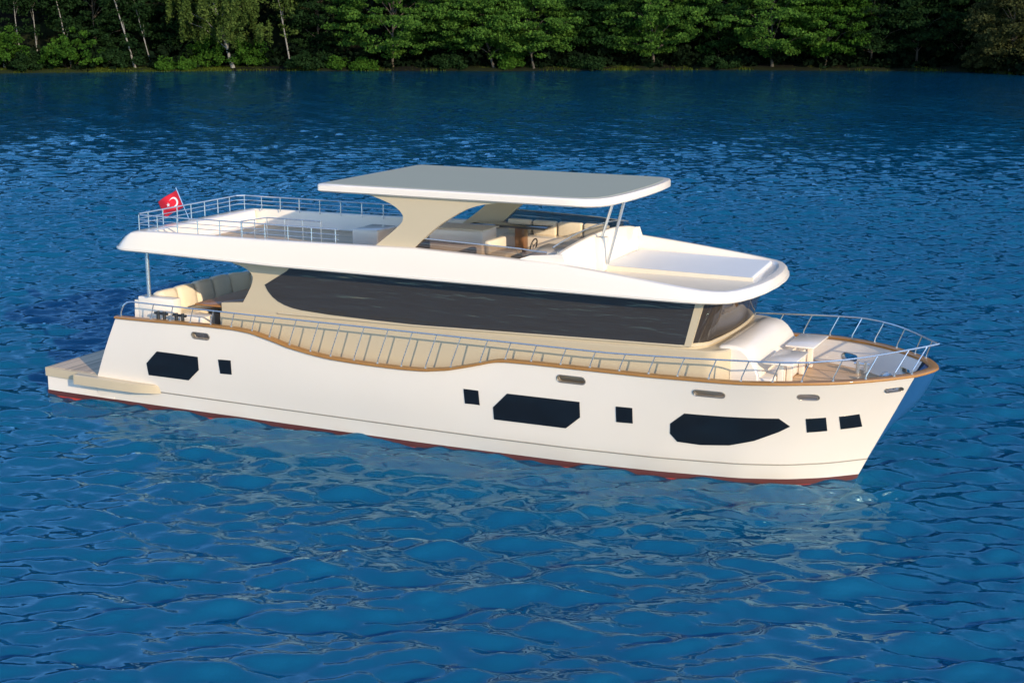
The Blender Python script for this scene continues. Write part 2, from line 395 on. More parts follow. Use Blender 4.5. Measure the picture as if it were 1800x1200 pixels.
# mooring slots cut clean through the bulwark, each with a metal lip
SLOTS = [(6.19, 2.34, .60, .165), (17.46, 2.335, .74, .17), (20.97, 2.36, .74, .15), (23.20, 2.41, .50, .19), (24.93, 2.49, .50, .165)]
def half_at(x, z):
    best = None
    for u in np.linspace(0, 1, 401):
        xs = 3.1+u*22.25; zs = float(stab(SH, xs, .2)); t = (z-KZ)/(zs-KZ)
        h = hull(u, t)
        if best is None or abs(h[0]-x) < best[0]: best = (abs(h[0]-x), h[1])
    return best[1]
def stadium(L, h, n=8):
    r = h/2; a = L/2-r; p = []
    for i in range(n+1): w = -math.pi/2+math.pi*i/n; p.append((a+r*math.cos(w), r*math.sin(w)))
    for i in range(n+1): w = math.pi/2+math.pi*i/n; p.append((-a+r*math.cos(w), r*math.sin(w)))
    return p
def slot_frame(x, z, L, h, s):
    dydx = (half_at(x+.15, z)-half_at(x-.15, z))/.3; y = half_at(x, z)
    al = math.atan(dydx); T = Vector((math.cos(al), s*math.sin(al), 0)); N = Vector((-math.sin(al), s*math.cos(al), 0))
    tilt = (half_at(x, z+.06)-half_at(x, z-.06))/.12
    U = Vector((0, s*tilt, 1)).normalized()
    L2 = L
    return Vector((x, s*y, z)), T, U, N, L2
cut = G()
for x, z, L, h in SLOTS:
    for s in (-1, 1):
        c, T, U, N, L2 = slot_frame(x, z, L, h, s); ol = stadium(L2, h)
        cut.rings([[c+T*a+U*b+N*.25 for a, b in ol], [c+T*a+U*b-N*.32 for a, b in ol]])
cutter = cut.build('slot_cutter', None)
hb = hull_o.modifiers.new('slots', 'BOOLEAN'); hb.operation = 'DIFFERENCE'; hb.object = cutter; hb.solver = 'EXACT'
cutter.location = Vector((0, 0, 0))
bpy.context.view_layer.update()
dg = bpy.context.evaluated_depsgraph_get(); me_new = bpy.data.meshes.new_from_object(hull_o.evaluated_get(dg))
print('hull boolean', len(hull_o.data.polygons), '->', len(me_new.polygons))
if len(me_new.polygons) > 500:
    hull_o.modifiers.clear(); hull_o.data = me_new; me_new.name = 'hull'; me_new.shade_smooth(); me_new.set_sharp_from_angle(angle=math.radians(24))
else:
    hull_o.modifiers.clear()
cm = cutter.data; bpy.data.objects.remove(cutter); bpy.data.meshes.remove(cm)
for x, z, L, h in SLOTS:
    for s in (-1, 1):
        c, T, U, N, L2 = slot_frame(x, z, L, h, s); g = G()
        rr = []
        for grow, dep in ((.020, -.01), (.024, .012), (.008, .022), (-.004, .012), (-.006, -.11), (.01, -.11), (.012, -.01)):
            rr.append([c+T*a+U*b+N*dep for a, b in stadium(L2+2*grow, h+2*grow)])
        rr.append(rr[0]); g.rings(rr, cap0=False, cap1=False)
        g.build('mooring_slot', M_SLOT, hull_o, sharp=40)

# red bottom
g = G(); rings = []
for u in np.linspace(0, 1, 60):
    xw = u*24.0; hw = float(stab(WLN, xw)); x2 = u*23.6
    st = [(xw-.05*u, hw*.995, -.16), (xw-.15*u, hw*.985, -.4), (x2-.3*u, hw*.93, -.9), (x2-.6*u, hw*.5, -1.4)]
    rings.append([(x, -y, z) for x, y, z in st]+[(x, y, z) for x, y, z in reversed(st)])
g.rings(rings).build('hull_bottom', M_REDUNDER, yacht)
g = G(); rings = []
for u in np.linspace(0, 1, 60):
    xw = u*24.0; hw = float(stab(WLN, xw))
    st = [(xw, hw, -.002), (xw-.05*u, hw*.995, -.158)]
    rings.append([(x, -y, z) for x, y, z in st]+[(x, y, z) for x, y, z in reversed(st)])
g.rings(rings).build('waterline_band', M_RED, yacht)

# blue raked stem plate
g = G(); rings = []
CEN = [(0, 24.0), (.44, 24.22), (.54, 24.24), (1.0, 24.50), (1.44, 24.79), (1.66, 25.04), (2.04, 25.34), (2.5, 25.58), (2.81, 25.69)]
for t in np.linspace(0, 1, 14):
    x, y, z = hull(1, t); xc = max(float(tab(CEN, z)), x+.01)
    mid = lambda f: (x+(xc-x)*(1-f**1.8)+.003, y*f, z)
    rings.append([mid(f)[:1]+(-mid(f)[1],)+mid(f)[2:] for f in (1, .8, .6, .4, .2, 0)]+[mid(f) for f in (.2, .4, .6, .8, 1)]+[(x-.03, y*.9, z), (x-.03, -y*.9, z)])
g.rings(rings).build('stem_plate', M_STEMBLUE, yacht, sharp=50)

# knuckle groove line along both sides
for s in (-1, 1):
    g = G(); pts = [hull(u, 0) for u in np.linspace(.09, 1, 110)]
    g.tube([(x, s*(y-.004), z) for x, y, z in pts], .021, 6); g.build('knuckle_line', M_GROOVE, hull_o)

# varnished cap rail, sweeping round the bow
def sheer_path():
    near = []
    for u in np.linspace(0, 1, 130):
        x, y, z = hull(u, 1); near.append((x, -y, z))
    tip = [(25.52, -.55, 2.815), (25.64, -.25, 2.82), (25.69, 0, 2.82), (25.64, .25, 2.82), (25.52, .55, 2.815)]
    return near+tip+[(x, -y, z) for x, y, z in reversed(near)]
SP = sheer_path()
g = G(); rings = []
for i, p in enumerate(SP):
    a = Vector(SP[max(i-1, 0)]); b = Vector(SP[min(i+1, len(SP)-1)]); t = (b-a); t.z = 0; t.normalize(); n = Vector((t.y, -t.x, 0)); p = Vector(p)
    prof = [(.05, .004), (.062, .03), (.05, .062), (.0, .074), (-.10, .074), (-.165, .062), (-.175, .03), (-.165, .004)]
    rings.append([p+n*o+Vector((0, 0, h)) for o, h in prof])
g.rings(rings).build('cap_rail', M_TEAKCAP, yacht, sharp=50)

# swim platform and side steps
g = G(); g.rings([[(x, y, z) for x, y in ((0.04, -2.42), (2.6, -2.45), (2.6, 2.45), (0.04, 2.42))] for z in (0, .44)])
plat = g.build('swim_platform', M_WHITE, yacht, sharp=30)
g = G(); ol = [(0.0, -2.46), (2.3, -2.56), (2.3, 2.56), (0.0, 2.46), ]
g.rings([[(x, y, z) for x, y in ol] for z in (.442, .70)]); g.build('platform_edge', M_BEIGE, plat, sharp=30)
g = G(); g.box(.05, 2.42, -2.42, 2.42, .701, .712); g.build('platform_decking', M_TEAKT, plat)
for s in (-1, 1):
    g = G(); st = []
    for x, yo, z1 in ((1.38, 2.78, .69), (2.4, 2.80, .68), (3.7, 2.80, .66), (4.25, 2.66, .66), (4.45, 2.5, .60)):
        st.append([(x, s*2.3, .40), (x, s*yo, .40), (x, s*yo, z1-.02), (x, s*(yo-.03), z1), (x, s*2.3, z1)])
    g.rings(st); g.build('side_step', M_BEIGE, plat, sharp=25)

# teak decks inside the bulwarks
g = G(); rows = []
for u in np.linspace(0.004, .985, 110):
    xs, d, z = hull(u, 1); zz = float(tab(DZ, xs)); x, d, _ = hull(u, (zz-KZ)/(z-KZ)); y = max(d-.16, .02); zz += .006
    rows.append([(x, -y, zz), (x, -y*.3, zz), (x, y*.3, zz), (x, y, zz)])
g.rings(rows, cap0=False, cap1=False, closed=False); g.build('main_deck', M_TEAK, yacht)

# ---- deckhouse
def outline(xa, xf, b, r, n=8, bulge=.12):
    """plan outline: square at the stern, rounded front corners and slightly bowed front; starts stern port, ends stern starboard"""
    p = []
    for i in range(14): p.append((xa+(xf-r-xa)*i/14, -b))
    for i in range(n+1):
        w = -math.pi/2+math.pi/2*i/n; p.append((xf-r+r*math.cos(w), -b+r+r*math.sin(w)))
    m = 7
    for i in range(1, m): y = -(b-r)+2*(b-r)*i/m; p.append((xf+bulge*(1-(y/(b-r))**2), y))
    for i in range(n+1):
        w = math.pi/2*i/n; p.append((xf-r+r*math.cos(w), b-r+r*math.sin(w)))
    for i in range(13, -1, -1): p.append((xa+(xf-r-xa)*i/14, b))
    return p
LEDGE = [(6, 2.97), (12.6, 3.05), (19.8, 3.25), (22, 3.30)]
def zl(x): return float(tab(LEDGE, x))
cab = G()
o1 = outline(8.4, 21.2, 2.37, .55, bulge=.04)
cab.rings([[(x, y, 1.7) for x, y in o1], [(x, y, zl(x)-.03) for x, y in o1], [(x-(0.03 if x > 20 else 0), y*.988, zl(x)) for x, y in o1]])
cabin = cab.build('cabin', M_BEIGE, yacht, sharp=28)
o2 = outline(8.45, 20.62, 2.30, .6)
def upper_pt(x, y, f, off=0):       # f 0 at the ledge, 1 at the roof; the front rakes forward
    k = max(0, min(1, (x-20.0)/.6)); xx = x+.36*f*k
    c = Vector((0, 1 if y > 0 else -1, 0)) if x < 20.02 else Vector((x-20.02, (abs(y)-1.7)*(1 if y > 0 else -1) if abs(y) > 1.7 else 0, 0)).normalized()
    z = zl(x)-.02+(4.47-zl(x)+.02)*f
    return (xx+c.x*off, y+c.y*off, z)
g = G(); g.rings([[upper_pt(x, y, f) for x, y in o2] for f in (0, .25, .5, .75, 1)]); g.build('cabin_wall', M_BEIGE, cabin, sharp=30)
# moulding under the front glass and along the side
g = G(); g.tube([upper_pt(x, y, .075, .012) for x, y in o2], .028, 6); g.build('window_moulding', M_BEIGE, cabin)
# side windows
for s in (-1, 1):
    low = [(8.04,3.85),(8.14,3.68),(8.29,3.53),(8.46,3.42),(8.66,3.34),(8.9,3.28),(9.21,3.24),(10.12,3.195),(11.4,3.175),(12.6,3.17),(14,3.185),(15.57,3.21),(18.05,3.295),(19.82,3.35),(20.20,3.36)]
    top = [(20.42,4.45),(15,4.45),(8.95,4.45),(8.79,4.29)]
    g = G().prism_y(low+top, s*2.29, s*2.314); g.build('side_window', M_CABGLASS, cabin, sharp=30)
# windscreen round the front, between two pillars
i0 = 17
front = [p for p in o2 if p[0] > 20.13]
fr = []
for f in (.135, .35, .6, .8, .985): fr.append([upper_pt(x, y, f, .014) for x, y in front])
back = []
for f in (.985, .8, .6, .35, .135): back.append([upper_pt(x, y, f, -.02) for x, y in front])
g = G(); g.rings(fr+back+[fr[0]], cap0=False, cap1=False, closed=False); g.build('windscreen', M_FRONTGLASS, cabin, sharp=40)
for s in (-1, 1):
    g = G(); g.prism_y([(20.16, 3.33), (20.33, 3.33), (20.63, 4.46), (20.43, 4.46)], s*2.24, s*2.328); g.build('window_pillar', M_BEIGE, cabin)
# curved wings closing the cockpit
for s in (-1, 1):
    poly = [(6.55, 1.96), (6.55, 3.22), (7.28, 3.29), (7.42, 3.5), (7.56, 3.74), (7.64, 3.92), (7.65, 4.03), (7.60, 4.13), (7.48, 4.22), (7.30, 4.30), (7.0, 4.37), (7.0, 4.47), (8.6, 4.47), (8.6, 1.96)]
    g = G().prism_y(poly, s*2.18, s*2.301); g.build('cockpit_wing', M_BEIGE, cabin, sharp=30)
    g = G(); g.prism_y([(6.54, 1.97), (6.54, 2.96), (8.6, 3.0), (8.6, 1.97)], s*2.30, s*2.372); g.build('wing_coaming', M_BEIGE, cabin)
g = G(); g.box(8.36, 8.46, -2.2, 2.2, 2.0, 4.46); g.build('aft_bulkhead', M_BEIGE, cabin)
g = G(); g.box(8.33, 8.37, -1.7, 1.7, 2.06, 4.2); g.build('saloon_door', M_CABGLASS, cabin)

# ---- upper deck
ZC = [(3, 5.12), (4, 5.14), (5, 5.16), (8.8, 5.19), (11.8, 5.25), (13, 5.275), (15.5, 5.21), (17, 5.16), (17.8, 5.09), (18.5, 5.02), (19.5, 4.91), (20.6, 4.79), (21.2, 4.75), (22, 4.73)]
ZLOW = [(3, 4.555), (4.5, 4.55), (7, 4.51), (8.8, 4.48), (22, 4.475)]
def fly_outline():
    p = []
    for i in range(7): w = math.pi+math.pi/2*i/6; p.append((3.7+.6*math.cos(w), -2.3+.6*math.sin(w)))
    for x in np.linspace(4.4, 19.0, 40): p.append((x, -2.9))
    for x, y in ((19.6, -2.895), (20.2, -2.87), (20.7, -2.80), (21.05, -2.66), (21.3, -2.45), (21.48, -2.1), (21.62, -1.6), (21.73, -.9), (21.77, 0)): p.append((x, y))
    q = [(x, -y) for x, y in reversed(p[:-1])]
    return p+q
FO = fly_outline(); NF = len(FO)
def off_ring(o, zf, aft=0):
    r = []
    for i, (x, y) in enumerate(FO):
        x0, y0 = FO[i-1]; x1, y1 = FO[(i+1) % NF]; t = Vector((x1-x0, y1-y0, 0)).normalized(); n = Vector((t.y, -t.x, 0))
        ax = aft*max(0, min(1, (4.2-x)/1.0))
        r.append((x-n.x*o+ax, y-n.y*o, zf(x)))
    return r
zc = lambda x: float(tab(ZC, x)); zlo = lambda x: float(tab(ZLOW, x))
FLOOR = 4.68
rings = [off_ring(.30, lambda x: zlo(x)+.03), off_ring(.05, zlo), off_ring(.0, lambda x: zlo(x)+.035), off_ring(.0, lambda x: zlo(x)+.085), off_ring(.015, lambda x: zlo(x)+.10, .03),
         off_ring(.03, lambda x: zlo(x)+.35*(zc(x)-zlo(x)), .10), off_ring(.05, lambda x: zlo(x)+.7*(zc(x)-zlo(x)), .30), off_ring(.075, lambda x: zc(x)-.05, .50), off_ring(.11, lambda x: zc(x)-.012, .64), off_ring(.16, zc, .80), off_ring(.27, zc, .9), off_ring(.31, lambda x: zc(x)-.03, .92),
         off_ring(.36, lambda x: FLOOR+.02 if x < 21 else min(FLOOR+.02, zc(x)-.02), .95), off_ring(.42, lambda x: FLOOR, 1.0)]
g = G(); g.rings(rings); fly = g.build('upper_deck', M_WHITE, yacht, sharp=32)
# recessed ceiling lining (dark line between roof and windows)
g = G(); pts = off_ring(.02, lambda x: 0)
g.box(4.7, 12.4, -2.42, 2.42, FLOOR+.004, FLOOR+.016); g.build('upper_deck_planking', M_TEAK, fly)
# raised pad of the forward deck
poly = [(17.25, -.45), (21.2, -.4), (20.95, 2.3), (17.25, 2.5)]
g = G(); g.rings([[(x, y, FLOOR-.01) for x, y in poly], [(x, y, 4.775-.008*(x-17)) for x, y in poly], [(x-.03, y*.99+.02, 4.79-.008*(x-17)) for x, y in poly]])
g.build('raised_pad', M_DECKW, fly, sharp=20)
g = G(); g.rings([[(17.2, -.50, FLOOR), (17.2, -.452, FLOOR), (17.2, -.452, 4.80), (17.2, -.50, 4.80)], [(21.25, -.45, FLOOR), (21.25, -.402, FLOOR), (21.25, -.402, 4.77), (21.25, -.45, 4.77)]]); g.build('pad_edging', M_BOUNCETAN, fly, sharp=20)  # strip carries the bounced-light tan along the pad's near side
# windscreen coaming of the flybridge, crowned, with its side returns
g = G(); rings = []
for y in np.linspace(-2.62, 2.62, 21):
    top = 5.36+.26*math.cos(y/2.62*math.pi/2)**.8; x = 17.12-.12*(y/2.62)**2
    rings.append([(x+.10, y, FLOOR-.02), (x+.03, y, top-.03), (x, y, top), (x-.10, y, top), (x-.13, y, FLOOR-.02)])
g.rings(rings)
coam = g.build('windscreen_coaming', M_WHITE, fly, sharp=40)
g = G(); g.box(17.12, 17.42, -.72, -.42, FLOOR, 5.55, bev=.03); g.build('strut_post', M_WHITE, fly, sharp=40)
for s in (-1, 1):
    g = G(); g.prism_y([(15.9, 5.18), (16.25, 5.3), (17.1, 5.38), (17.2, 5.1), (15.9, 5.1)], s*2.56, s*2.66); g.build('coaming_return', M_WHITE, fly, sharp=40)
# smoked wind deflectors with steel top rail
def pane(a, b, m_, name='wind_deflector', th=.014):
    # a, b: lower and upper polylines
    g = G(); rings = []
    for (p, q) in zip(a, b):
        p = Vector(p); q = Vector(q); rings.append([p, q])
    N = len(a); vs = []; fs = []
    for r in rings: vs += r
    fs = [(2*i, 2*i+1, 2*i+3, 2*i+2) for i in range(N-1)]
    g.add(vs, fs); o = g.build(name, m_, fly)
    md = o.modifiers.new('t', 'SOLIDIFY'); md.thickness = th
    g = G(); g.tube([q for q in b], .017, 6); g.build('deflector_rail', M_STEEL, o); return o
for s in (-1, 1):
    hgt = .24 if s < 0 else .38
    xs = np.linspace(12.6, 16.6, 12); pane([(x, s*2.62, zc(x)-.02) for x in xs], [(x+.06, s*2.58, zc(x)+hgt-(.0 if x < 16 else .02)) for x in xs], M_SMOKE)
ys = np.linspace(-2.55, 2.55, 17)
pane([(17.07-.12*(y/2.62)**2, y, 5.34+.26*math.cos(y/2.62*math.pi/2)**.8) for y in ys], [(16.93-.14*(y/2.62)**2, y, 5.50+.26*math.cos(y/2.62*math.pi/2)**.8) for y in ys], M_SMOKE_LIGHT)

# ---- hardtop on its two curved arches
def ht_outline(ins=0):
    b = 2.76-ins; p = []
    xa = 10.08+ins
    p += [(xa, -b+.1), (xa+.1, -b)]
    for x in np.linspace(11, 17.2-ins*.3, 10): p.append((x, -b))
    for x, y in ((17.75, -2.70), (18.02, -2.5), (18.16, -2.1), (18.24, -1.4), (18.28, -.7), (18.29, 0)):
        p.append((x-ins*.95, max(-b+.001, y*(b/2.76)))) if True else None
    return p+[(x, -y) for x, y in reversed(p[:-1])]
g = G(); H0, H1 = ht_outline(0), ht_outline(.05)
dip = lambda x: 6.565 + .0*x
g.rings([[(x, y, 6.585) for x, y in ht_outline(.25)], [(x, y, 6.56) for x, y in ht_outline(.06)], [(x, y, 6.60) for x, y in H0], [(x, y, 6.73) for x, y in H0], [(x, y, 6.765) for x, y in ht_outline(.03)], [(x, y, 6.775) for x, y in ht_outline(.1)], [(x, y, 6.772) for x, y in ht_outline(.14)]])
hard = g.build('hardtop', M_WHITE, yacht, sharp=35)
g = G(); g.rings([[(x, y, 6.773) for x, y in ht_outline(.15)], [(x, y, 6.782) for x, y in ht_outline(.16)]]); g.build('roof_panel', M_GREYTOP, hard, smooth=False)
AR = [(11.2,6.60),(11.70,6.53),(11.98,6.45),(12.25,6.36),(12.42,6.27),(12.54,6.18),(12.62,6.08),(12.635,6.01),(12.61,5.91),(12.54,5.83),(12.38,5.69),(12.22,5.56),(11.98,5.38),(11.76,5.22),(11.6,5.08),(12.8,5.08),(12.92,5.22),(13.07,5.36),(13.25,5.53),(13.42,5.68),(13.6,5.82),(13.78,5.95),(14.0,6.08),(14.24,6.22),(14.48,6.34),(14.72,6.42),(14.96,6.48),(15.25,6.52),(15.5,6.60)]
for s in (-1, 1):
    g = G().prism_y(AR, s*2.62, s*2.46); g.build('hardtop_arch', M_BEIGE, hard, sharp=30)
for (xt, yt), (xb, zb) in (((17.92, -1.4), (17.28, 5.48)), ((18.20, -1.4), (17.47, 4.88))):
    g = G(); g.tube([(xb, -.6, zb), (xt, yt, 6.6)], .038, 10); g.build('hardtop_strut', M_STEEL, hard)

# ---- posts holding up the upper deck aft
for s in (-1, 1):
    g = G(); g.tube([(4.08, s*2.4, 3.2), (4.08, s*2.4, 4.56)], .055, 12); g.build('deck_post', M_STEEL, yacht)

# ---- rails of the main deck
RZ = [(3, 3.1), (18.5, 3.12), (20.5, 3.2), (22, 3.28), (23.5, 3.36), (25, 3.43), (25.8, 3.46)]
RY = [(3.7, 2.82), (5, 2.86), (8, 2.9), (20, 2.92), (21.3, 2.92), (22.1, 2.91), (22.65, 2.88), (23.25, 2.77), (23.9, 2.37), (24.45, 1.83), (24.92, 1.2), (25.35, .56), (25.71, 0)]
half_rail = [(3.33, 2.78, 2.62), (3.36, 2.79, 2.78), (3.46, 2.80, 2.95), (3.6, 2.81, 3.06), (3.8, 2.82, 3.1)]+[(x, float(tab(RY, x)), float(tab(RZ, x))) for x in list(np.linspace(4.2, 21, 40))+list(np.linspace(21.3, 25.6, 22))]
path = [(x, -y, z) for x, y, z in half_rail]+[(25.71, 0, 3.46)]+[(x, y, z) for x, y, z in reversed(half_rail)]
rail = G().tube(path, .021, 6).build('guard_rail', M_STEEL, yacht)
for xb in (4.41,5.12,5.83,6.54,7.25,7.95,8.52,9.16,9.83,10.47,11.2,11.92,12.64,13.36,14.1,14.95,15.66,16.37,17.17,17.95,18.72,19.47,20.2,20.97,21.74,22.47,23.1,23.75,24.4,24.95,25.28):
    zb = float(tab(SH, xb))+.07; yb = float(tab(DK, xb))-.05
    xt = xb+.4*(float(tab(RZ, xb))-zb); zt = float(tab(RZ, xt)); yt = float(tab(RY, xt))
    for s in (-1, 1):
        g = G().tube([(xb, s*yb, zb-.01), (xb+.02, s*yb, zb+.1), (xt, s*yt, zt)], .016, 6); g.tube([(xb, s*yb, zb), (xb, s*yb, zb+.02)], .035, 8)
        g.build('rail_post', M_STEEL, rail)

# ---- rails of the upper deck: aft and along both sides
fr_path = [(10.6, -2.5), (4.0, -2.5), (3.79, -2.3), (3.79, 2.3), (4.0, 2.5), (11.2, 2.5)]
frail = G()
for z, r in ((5.56, .02), (5.42, .011), (5.29, .011)): frail.tube([(x, y, z) for x, y in fr_path], r, 6)
flyrail = frail.build('deck_rail', M_STEEL, fly)
posts = [(x, s*2.5) for s in (-1, 1) for x in (3.95, 4.6, 5.3, 6.0, 6.75, 7.5, 8.25, 9.0, 9.75, 10.5)]+[(11.15, 2.5)]+[(3.79, y) for y in (-1.9, -1.25, -.6, .05, .7, 1.35, 1.95)]
for x, y in posts: G().tube([(x, y, 5.12), (x, y, 5.56)], .017, 6).build('rail_post', M_STEEL, flyrail)
# stair rail round the hatch
sr = [(9.1, -1.05), (7.3, -1.05), (7.1, -2.0)]
g = G()
for z, r in ((5.5, .018), (5.15, .011), (4.9, .011)): g.tube([(x, y, z) for x, y in sr], r, 6)
stair = g.build('stair_rail', M_STEEL, fly)
for x, y in sr+[(8.5, -1.05), (7.9, -1.05), (7.2, -1.5)]: G().tube([(x, y, FLOOR), (x, y, 5.5)], .016, 6).build('rail_post', M_STEEL, stair)
g = G(); g.box(7.15, 9.1, -2.1, -1.1, FLOOR+.018, FLOOR+.03); g.build('stair_hatch', M_DARKMETAL, fly)

# ---- flybridge furniture
g = G(); g.box(9.5, 10.35, -.1, 1.0, FLOOR+.017, 5.2, bev=.06, seg=3); lk = g.build('deck_locker', M_WHITE, fly, sharp=40)
g = G(); g.box(11.9, 13.55, .05, .95, FLOOR, 5.36, bev=.05, seg=3); bar = g.build('bar_unit', M_WHITE, fly, sharp=40)
g = G(); g.box(11.86, 13.6, .0, 1.0, 5.362, 5.395, bev=.01); g.build('bar_top', M_CUSH, bar)
# L-shaped sofa along the port side
g = G(); g.box(13.2, 16.5, 1.75, 2.45, FLOOR, 5.02, bev=.04); g.box(15.9, 16.6, .3, 1.75, FLOOR, 5.02, bev=.04); fs_ = g.build('settee', M_WHITE, fly, sharp=40)
for i in range(4): G().box(13.25+i*.78, 13.98+i*.78, 2.22, 2.42, 5.0, 5.42, bev=.06, seg=3).build('cushion', M_CUSH, fs_, sharp=50)
for i in range(2): G().box(16.42, 16.62, .35+i*.72, 1.02+i*.72, 5.0, 5.42, bev=.06, seg=3).build('cushion', M_CUSH, fs_, sharp=50)
# helm
g = G(); g.box(15.75, 16.75, -1.9, -.55, FLOOR, 5.28, bev=.06); helm = g.build('helm_console', M_WHITE, fly, sharp=40)
g = G(); c = Vector((15.68, -1.25, 5.30)); ring = []
for k in range(20):
    w = 2*math.pi*k/20; ring.append(c+Vector((.045*math.sin(w), .19*math.cos(w), .185*math.sin(w))))
g.tube(ring, .018, 6, closed=True)
for k in range(3):
    w = 2*math.pi*k/3+.5; g.tube([c, c+Vector((.045*math.sin(w), .19*math.cos(w), .185*math.sin(w)))], .01, 5)
g.build('steering_wheel', M_BLACK, helm)
g = G(); g.box(14.6, 15.15, -1.75, -.75, FLOOR, 5.12, bev=.08, seg=3); hs = g.build('helm_seat', M_CUSH, fly, sharp=50)
G().box(14.5, 14.68, -1.75, -.75, 5.05, 5.42, bev=.06, seg=3).build('backrest', M_CUSH, hs, sharp=50)
dt = thing('dining_table', 'dark topped table on two wooden columns under the hardtop', 'table', (13.6, 1.35, FLOOR))
G().box(12.6, 14.9, 1.12, 1.72, 5.33, 5.385, bev=.015).build('tabletop', M_DARKTOP, dt)
for x in (13.05, 14.1): G().box(x-.14, x+.14, 1.22, 1.5, FLOOR, 5.33, bev=.02).build('leg', M_BROWN, dt)

# ---- cockpit: sofa, table, side lockers
sofa = thing('sofa', 'cream sofa curving across the open stern cockpit with tan back cushions', 'sofa', (4.2, 0, 2.0))
G().box(3.55, 4.75, -2.25, 2.25, 2.006, 2.46, bev=.04).build('seat', M_WHITE, sofa, sharp=40)
G().box(3.98, 4.82, -1.75, 2.2, 2.44, 2.60, bev=.05, seg=3).build('seat_cushion', M_CUSH, sofa, sharp=50)
g = G(); g.rings([[(3.42, y, 2.2), (3.86, y, 2.2), (3.80, y, 3.02), (3.46, y, 3.04)] for y in (-2.3, 2.3)]); g.build('back', M_WHITE, sofa, sharp=30)
g = G(); g.box(3.6, 4.86, -2.32, -1.95, 2.006, 3.16, bev=.03); g.build('arm', M_WHITE, sofa, sharp=40)
for x, y, wd, rz in ((3.98, -1.52, .82, 0), (3.97, -.68, .84, 0), (3.97, .18, .84, 0), (3.98, 1.03, .84, 0), (4.2, 1.78, .78, -.75), (4.75, 2.08, .78, -1.5)):
    bm = bmesh.new(); bmesh.ops.create_cube(bm, size=1); bmesh.ops.subdivide_edges(bm, edges=bm.edges[:], cuts=3, use_grid_fill=True)
    for v in bm.verts:            # plump, rounded upholstery
        p = v.co*2; q = Vector(tuple(math.copysign(abs(c)**.9, c) for c in p)); f = 1/max(1, (abs(q.x)**7+abs(q.y)**7+abs(q.z)**7)**(1/7))
        v.co = Vector((q.x*f*.17*(1+.25*(1-q.y**2)*(1-q.z**2)), q.y*f*wd/2, q.z*f*.37))
    bmesh.ops.rotate(bm, cent=(0, 0, 0), matrix=Matrix.Rotation(-.16, 3, 'Y'), verts=bm.verts); bmesh.ops.rotate(bm, cent=(0, 0, 0), matrix=Matrix.Rotation(rz, 3, 'Z'), verts=bm.verts)
    bmesh.ops.translate(bm, vec=(x, y, 2.88), verts=bm.verts)
    G().bmesh_add(bm).build('back_cushion', M_CUSH, sofa, sharp=80)
G().box(4.95, 5.85, -2.28, -1.7, 2.006, 2.72, bev=.04).build('side_seat', M_WHITE, sofa, sharp=40)
ct = thing('cockpit_table', 'varnished brown wooden table in front of the stern sofa', 'table', (5.3, -.1, 2.0))
G().box(4.75, 6.0, -1.2, 1.3, 2.80, 2.85, bev=.012).build('tabletop', M_TABLE, ct)
for y in (-.8, .9): G().tube([(5.5, y, 2.006), (5.5, y, 2.8)], .05, 10).build('leg', M_STEEL, ct)
# mooring bitts on the quarter
for x0 in (4.55, 5.2):
    for s in (-1, 1):
        g = G()
        for dx in (0, .22): g.tube([(x0+dx, s*2.62, 2.5), (x0+dx, s*2.62, 2.86)], .05, 10)
        g.tube([(x0-.12, s*2.62, 2.80), (x0+.34, s*2.62, 2.80)], .04, 8)
        g.box(x0-.1, x0+.32, s*2.62-.12, s*2.62+.12, 2.0, 2.5)
        g.build('mooring_bitt', M_DARKMETAL, yacht, sharp=40)

# ---- foredeck: sun lounge, tables, windlass
g = G(); prof = [(20.9, 2.3), (20.87, 3.30), (20.92, 3.345), (21.1, 3.36), (21.28, 3.35), (21.44, 3.305), (21.58, 3.20), (21.70, 3.05), (21.80, 2.87), (21.87, 2.7), (21.9, 2.3)]
rings = []
for y, sc in ((-1.88, .94), (-1.84, .985), (-1.76, 1.0), (-1, 1), (0, 1), (1, 1), (1.76, 1.0), (1.84, .985), (1.88, .94)):
    rings.append([(21.3+(x-21.3)*sc, y, 2.3+(z-2.3)*sc) for x, z in prof])
g.rings(rings); lounge = g.build('sun_lounge', M_WHITE, yacht, sharp=40)
g = G(); g.box(21.7, 22.2, -1.85, 1.85, 2.21, 2.62, bev=.05, seg=3); g.build('bench', M_WHITE, lounge, sharp=40)
for s, lb in ((-1, 'white square table on the foredeck, nearer the starboard rail'), (1, 'white square table on the foredeck, farther from the camera by the port bulwark')):
    t = thing('foredeck_table', lb, 'table', (22.3, s*.98, 2.2), 'white tables on the foredeck')
    y0, y1 = (-1.72, -.18) if s < 0 else (.3, 1.84)
    G().box(21.93, 22.66, y0, y1, 2.95, 3.0, bev=.02).build('tabletop', M_WHITE, t, sharp=40)
    for yy in (y0+.35, y1-.35): G().box(22.22, 22.36, yy-.06, yy+.06, 2.206, 2.95, bev=.02).build('leg', M_WHITE, t, sharp=40)
g = G()
g.box(24.2, 24.75, -.2, .2, 2.21, 2.32, bev=.03)
g.tube([(24.45, -.36, 2.42), (24.45, .36, 2.42)], .1, 14); g.tube([(24.45, -.38, 2.42), (24.45, -.3, 2.42)], .15, 14); g.tube([(24.45, .3, 2.42), (24.45, .38, 2.42)], .15, 14)
g.build('windlass', M_STEEL, yacht, sharp=40)
